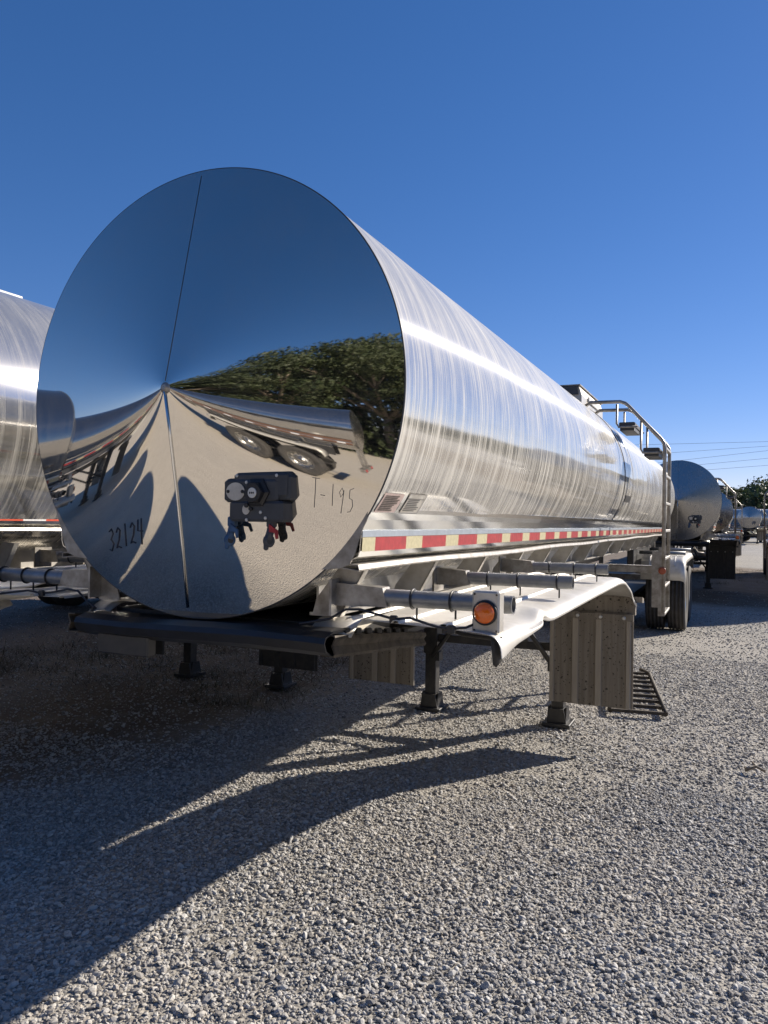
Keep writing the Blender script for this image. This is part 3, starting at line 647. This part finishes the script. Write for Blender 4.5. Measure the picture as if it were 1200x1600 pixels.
    for s in (1, -1):
        prof2 = []
        for (y, z) in ((10.36, .86), (10.38, 1.02), (10.44, 1.14), (10.56, 1.205), (10.75, 1.225), (11.7, 1.225), (12.7, 1.225), (12.92, 1.20), (13.02, 1.12), (13.06, .95)):
            prof2.append([(s*.62, y, z), (s*1.20, y, z), (s*1.255, y+ (0.0), z-.012), (s*1.282, y+(.03 if y < 11.7 else -.03), z-.05), (s*1.286, y+(.03 if y < 11.7 else -.03), z-.10)])
        q = MB(); q.grid(prof2); rf = q.build('rear_fender', M['fender'], root); solid(rf, .004, -1)
        for y in (10.85, 12.55):
            q = MB(); q.tube([(s*.55, y, 1.27), (s*1.26, y, 1.27)], .03, 12); q.build('fender_tube', M['tube'], rf)
        for xr in (.75, .95, 1.12):
            q = MB(); q.grid([[(s*(xr-.015), y, z+.002), (s*xr, y-.004, z+.012), (s*(xr+.015), y, z+.002)] for (y, z) in ((10.40, 1.08), (10.46, 1.15), (10.56, 1.205), (10.75, 1.225), (12.7, 1.225))]); q.build('pressed_rib', M['fender'], rf)
    # underside pipe
    q = MB(); q.tube([(.0, 1.5, 1.25), (.0, 9.8, 1.22)], .07, 14); q.tube([(.0, 6.5, 1.2), (.25, 6.5, .85), (.55, 6.5, .82)], .06, 12); q.build('discharge_pipe', M['alu'], root)
    return root

T0 = make_trailer()
G0 = 'tank trailers parked in the yard'
tag(T0, 'large mirror polished tank trailer in front with black numbers 32124 on its conical nose', 'trailer', G0)
# tape and plate colours of the others are per copy
def trailer(loc, rz, label, tape=None, head=None, skip=(), shell=None):
    t = copy_tree(T0, None, skip); t.location = loc; t.rotation_euler = (0, 0, rz); tag(t, label, 'trailer', G0)
    if tape:
        override(t, 'reflective_tape', M[tape[0]], 0); override(t, 'reflective_tape', M[tape[1]], 1)
    if head: override(t, 'front_head', M[head], 0)
    if shell: override(t, 'tank_shell', M[shell], 0)
    return t
SK = ('handwritten_number', 'placard')
N1 = trailer((-2.91, .14, 0), 0, 'polished tank trailer cut off by the left edge, with red and white tape', ('tape_white', 'tape_orange'), None, SK)
trailer((-5.85, -1.55, 0), 0, 'second tank trailer left of the numbered one, mirrored at the left rim of its nose', None, None, SK, 'shell_mirror')
trailer((-8.8, -2.6, 0), 0, 'third tank trailer left of the numbered one, mirrored as a narrow disc', None, None, SK, 'shell_mirror')
NB = trailer((.83, 15.9, 0), math.radians(.9), 'tank trailer with brushed nose and black mud flap directly behind the numbered one', None, 'head_brushed', SK)
E1 = trailer((3.90, 16.1, 0), math.radians(-1.5), 'tank trailer at the right edge of the photo behind a pale ribbed mud flap', None, 'head_brushed', SK)
trailer((1.06, 32.5, 0), 0, 'tank trailer whose brushed nose peeks out behind the right shoulder of the second trailer', None, 'head_brushed', SK)
O1 = trailer((-13.4, -13.6, 0), -PI/2+math.radians(3), 'tank trailer parked broadside, wheels mirrored in the right half of the conical nose', None, None, SK, 'shell_mirror')
trailer((-11.7, -9.3, 0), 0, 'fourth tank trailer left, pulled forward, mirrored with bright highlights beside the cone tip', None, None, SK, 'shell_mirror')
trailer((3.15, 68.0, 0), math.radians(-2), 'small distant tank trailer with blue mirrored nose in front of the wooded hill', None, 'head_brushed', SK)
trailer((14, 80.0, 0), math.radians(84), 'distant tank trailer standing sideways with bright white flank below the hill', None, 'head_brushed', SK)
for o_ in N1.children:
    if o_.name.startswith('side_rail'): o_.location.z = .075
    if o_.name.split('.')[0] in ('tank_shell', 'front_head', 'rear_head'): o_.scale = (1.08, 1, 1.08); o_.location.z = -.08
q = MB(); q.box((-.12, .15, 3.30), (-.02, 1.50, 3.395)); q.build('walkway_strip', M['white'], N1)
M['skirt'] = simple('brown_painted_skirt', (.20, .105, .07), .5, 0)
override(O1, 'side_rail', M['skirt']); override(O1, 'reflective_tape', M['tape_white'], 0); override(O1, 'reflective_tape', M['skirt'], 1)
for nm in ('mud_flap', 'flap_rib', 'flap_bar', 'flap_bracket'): override(NB, nm, M['black']); override(N1, nm, M['black'])
for k_ in [c for c in E1.children if c.name.startswith('ladder') and c.type == 'EMPTY']: l2 = copy_tree(k_, E1); l2.scale = (-1, 1, 1)
override(NB, 'front_fender', M['alu']); override(N1, 'tank_shell', M['shell_clean'])
for o_ in N1.children:
    if o_.name.split('.')[0] == 'tank_shell': o_.material_slots[0].link = 'OBJECT'; o_.material_slots[0].material = M['shell_clean']

# ------------------------------------------------------------------ small things round the trailers
# steel rack lying on the gravel
rk = empty('steel_rack', (1.01, 5.88, .0), math.radians(9.7)); tag(rk, 'rusty slatted steel rack lying flat on the gravel behind the right mud flap', 'rack')
q = MB(); q.tube([(.24, -1.02, .035), (.24, .85, .045), (.16, 1.05, .05)], .022, 8); q.build('side_bar', M['rust'], rk)
q = MB(); q.tube([(-.24, -1.0, .03), (-.24, 1.0, .03)], .022, 8); q.build('side_bar', M['rust'], rk)
for k in range(9):
    y = -1.0+k*.235; q = MB(); q.box((-.235, y-.02, .022), (.235, y+.02, .050), bev=.004); q.build('slat', M['rust'], rk)
tw = MB(); tw.tube([(0, 0, .02), (.07, .03, .05), (.13, .01, .03)], .010, 6); tw.tube([(.07, .03, .05), (.05, .10, .06)], .007, 5); tw.tube([(.03, .01, .03), (.0, .07, .02)], .008, 5)
tw = tw.build('twig', M['bark'], None, (2.05, 3.55, .0)); tag(tw, 'small dark broken twig lying alone on the sunlit gravel at right', 'twig')
# overhead wires
def wires():
    px = [(692, 690, 1), (720, 704, 2), (729, 716, 3), (737, 727, 4), (706, 697, 5)]
    yw = 85
    for i, (ya, yb, _) in enumerate(px):
        def un(a, b):
            d = fw+rv*((a-600)/FPX)-uv*((b-800)/FPX); t = (yw+i*1.5-CAM.y)/d.y; return CAM+d*t
        A = un(1040, ya+2); B = un(1200, yb-.0)
        dr = (B-A)/(B.x-A.x); xa, xb = -33, 48
        pts = []
        for k in range(41):
            x = xa+(xb-xa)*k/40; p = A+dr*(x-A.x); u_ = (x-xa)/(xb-xa); p.z += 0
            pts.append(p)
        q = MB(); q.tube(pts, .015, 5); o = q.build('overhead_wire', M['cable'])
        tag(o, ['highest thin overhead wire crossing the sky at right', 'sloping overhead wire third from the top at right', 'sloping overhead wire fourth from the top at right', 'lowest overhead wire just above the treetops', 'sloping overhead wire second from the top at right'][i], 'wire', 'overhead wires')
    for x, lb in ((-33, 'wooden utility pole hidden behind the big tank'), (48, 'wooden utility pole beyond the right edge of the photo')):
        p = empty('utility_pole', (x, yw+3, 0)); tag(p, lb, 'pole')
        q = MB(); q.tube([(0, 0, 0), (0, 0, 13.5)], [.18, .12], 10); q.build('pole', M['wood'], p)
        q = MB(); q.box((-.06, -3.2, 12.6), (.06, 3.2, 12.75)); q.box((-.06, -3.2, 8.0), (.06, 3.2, 8.15)); q.build('cross_arm', M['wood'], p)
wires()

# ------------------------------------------------------------------ trees
def leaf_quads(P, N_, size):
    n = len(P); up = rng.normal(0, 1, (n, 3)); up[:, 2] *= .6
    a = np.cross(N_, up); a /= np.linalg.norm(a, axis=1, keepdims=True)+1e-9; b = np.cross(N_, a); b /= np.linalg.norm(b, axis=1, keepdims=True)+1e-9
    s_ = (size*np.exp(rng.normal(0, .3, n)))[:, None]
    V = np.stack([P-a*s_, P-b*s_*.55, P+a*s_, P+b*s_*.55], 1).reshape(-1, 3)
    F = np.arange(4*n).reshape(-1, 4); return V, F
def np_mesh(name, V, F, mat):
    me = bpy.data.meshes.new(name); me.vertices.add(len(V)); me.vertices.foreach_set('co', V.astype(np.float32).ravel())
    me.loops.add(F.size); me.loops.foreach_set('vertex_index', F.astype(np.int32).ravel())
    me.polygons.add(len(F)); me.polygons.foreach_set('loop_start', (np.arange(len(F))*F.shape[1]).astype(np.int32)); me.update(calc_edges=True)
    me.materials.append(mat); return me
def make_tree(hgt, spread, flat, nclump, leafn, size):
    # trunk and limbs
    root = empty('broadleaf_tree'); q = MB(); zb = hgt*.32
    q.tube([(0, 0, -.1), (.08, 0, zb*.5), (0, .1, zb)], [.32, .24, .20], 9); cl = []
    for k in range(7):
        a = 2*PI*k/7+random.uniform(-.3, .3); L_ = spread*random.uniform(.5, .95); z1 = hgt*random.uniform(.62, .88)
        m1 = (math.cos(a)*L_*.45, math.sin(a)*L_*.45, zb+(z1-zb)*.5); e = (math.cos(a)*L_, math.sin(a)*L_, z1)
        q.tube([(0, .1, zb*.95), m1, e], [.14, .09, .04], 7); cl.append(e)
        for j in range(2):
            b = a+random.uniform(-.9, .9); e2 = (m1[0]+math.cos(b)*L_*.5, m1[1]+math.sin(b)*L_*.5, z1*random.uniform(.8, 1.0)); q.tube([m1, e2], [.07, .03], 6); cl.append(e2)
    q.build('trunk', M['bark'], root)
    for k in range(nclump-len(cl)):
        a = random.uniform(0, 2*PI); rr = spread*math.sqrt(random.uniform(0, 1)); top = hgt*(.97-.30*(rr/spread)**2)
        cl.append((rr*math.cos(a), rr*math.sin(a), top-random.uniform(0, hgt*(.30 if flat else .5))))
    Ps = []; Ns = []
    for c in cl:
        rr = spread*random.uniform(.16, .30); n = leafn; d = rng.normal(0, 1, (n, 3)); d /= np.linalg.norm(d, axis=1, keepdims=True)
        rad = rr*rng.uniform(.45, 1.05, n)[:, None]; P = np.array(c)+d*rad*np.array([1.15, 1.15, .42 if flat else .75]); Ps.append(P); Ns.append(d+rng.normal(0, .5, (n, 3)))
    V, F = leaf_quads(np.concatenate(Ps), np.concatenate(Ns), size)
    me = np_mesh('crown', V, F, M['leaf']); cr = bpy.data.objects.new('crown', me); C.objects.link(cr); cr.parent = root
    return root
protos = [make_tree(12.5, 6.5, True, 56, 420, .105), make_tree(10.5, 5.0, True, 46, 420, .10), make_tree(13.5, 5.5, False, 58, 420, .115)]
spots = []
for k, x in enumerate(np.linspace(-26, 20, 11)): spots.append((x+random.uniform(-1.5, 1.5), -34+random.uniform(-2, 2)+.12*x, k % 3, random.uniform(.92, 1.02)*(1+.009*max(0, x+6))))
for k, x in enumerate(np.linspace(-30, 24, 8)): spots.append((x+random.uniform(-2, 2), -45+random.uniform(-3, 3), (k+1) % 3, random.uniform(1.15, 1.35)*(1+.008*max(0, x+6))))
kinds = ['wide flat-topped broadleaf tree', 'smaller spreading broadleaf tree', 'tall full-crowned broadleaf tree']
for i, (x, y, k, s_) in enumerate(spots):
    t = protos[k] if i in (0, 1, 2) else copy_tree(protos[k])
    if i in (0, 1, 2): k = i; t = protos[i]
    t.location = (x, y, 0); t.rotation_euler = (0, 0, random.uniform(0, 6.28)); t.scale = (s_, s_, s_)
    tag(t, kinds[k]+' behind the photographer, mirrored in the nose', 'tree', ['flat-topped trees mirrored in the nose', 'small spreading trees mirrored in the nose', 'tall trees mirrored in the nose'][k])
# low understorey below those trees
P = np.stack([rng.uniform(-34, 28, 42000), rng.uniform(-50, -33, 42000), np.abs(rng.normal(0, 3.6, 42000))], 1)
V, F = leaf_quads(P, rng.normal(0, 1, (len(P), 3)), .24); o = bpy.data.objects.new('undergrowth', np_mesh('undergrowth', V, F, M['leaf'])); C.objects.link(o)
tag(o, 'dense shrubs filling the space below the mirrored trees', 'shrubs', kind='stuff')

# the wooded hill beyond the yard
def hill():
    q = MB(); rows = []
    for j in range(14):
        y = 120+j*14; row = []
        for i in range(61):
            x = -240+i*12; h = (1-math.cos(min(1, j/9)*PI))*.5*(9+2.2*math.sin(x*.021+1)+1.6*math.sin(x*.052)); row.append((x, y+6*math.sin(x*.03), -.3+h*(1.35 if x > 20 else 1.0)))
        rows.append(row)
    q.grid(rows); o = q.build('hill', simple('hill_soil', (.06, .065, .03), .9, 0, .4, .2)); tag(o, kind='structure')
    n = 800; X = rng.uniform(-160, 260, n); Ps = []; Ns = []
    for x in X:
        y = 108+abs(rng.normal(0, 30)); h = 5.2+(y-108)*.055+rng.uniform(-1.0, 1.6)+1.1*math.sin(x*.07)+.8*math.sin(x*.19); w = rng.uniform(2.4, 4.4)
        for c in range(5):
            cx, cy, cz = x+rng.normal(0, w*.45), y+rng.normal(0, w*.45), h*rng.uniform(.45, .88); m_ = 110
            d = rng.normal(0, 1, (m_, 3)); d /= np.linalg.norm(d, axis=1, keepdims=True)
            Ps.append(np.array([cx, cy, cz])+d*np.array([w*.55, w*.55, h*.20])*rng.uniform(.6, 1.1, m_)[:, None]); Ns.append(d+rng.normal(0, .5, (m_, 3)))
    V, F = leaf_quads(np.concatenate(Ps), np.concatenate(Ns), .25)
    o = bpy.data.objects.new('wood', np_mesh('wood', V, F, M['leaf_far'])); C.objects.link(o); tag(o, 'dark green wooded rise on the horizon behind the distant trailers', 'wood', kind='stuff')
hill()
# one emergent tree on the skyline
t = copy_tree(protos[1]); p_ = CAM; d_ = fw+rv*((1130-600)/FPX)-uv*((815-800)/FPX); k_ = (112-CAM.y)/d_.y
t.location = (CAM.x+d_.x*k_, 112, 0); t.scale = (.62, .62, .72); t.rotation_euler = (0, 0, 1); tag(t, 'lone tree standing above the skyline beside the second trailer shoulder', 'tree')

# dry weeds under the left trailer and behind
cx = np.concatenate([rng.uniform(-6.5, -1.9, 170), rng.uniform(.5, 5.0, 60)]); cy = np.concatenate([3.4+np.abs(rng.normal(0, 3.0, 170)), rng.uniform(22, 31, 60)])
X = np.repeat(cx, 42)+rng.normal(0, .13, len(cx)*42); Y = np.repeat(cy, 42)+rng.normal(0, .13, len(cy)*42)
kp = rng.uniform(0, 1, len(X)) < .75; X = X[kp]; Y = Y[kp]; n = len(X); h = np.abs(rng.normal(.02, .055, n))*np.where(rng.uniform(0, 1, n) < .05, 2.0, 1)
a = rng.uniform(0, 2*PI, n); w = .004; ln = rng.normal(0, .07, (n, 2))
V = np.stack([np.stack([X-w*np.cos(a), Y-w*np.sin(a), 0*X-.02], 1), np.stack([X+w*np.cos(a), Y+w*np.sin(a), 0*X-.02], 1), np.stack([X+ln[:, 0], Y+ln[:, 1], h], 1)], 1).reshape(-1, 3)
o = bpy.data.objects.new('weeds', np_mesh('weeds', V, np.arange(3*n).reshape(-1, 3), M['weed'])); C.objects.link(o); tag(o, 'sparse dry weeds on the ground under the left trailer', 'weeds', kind='stuff')
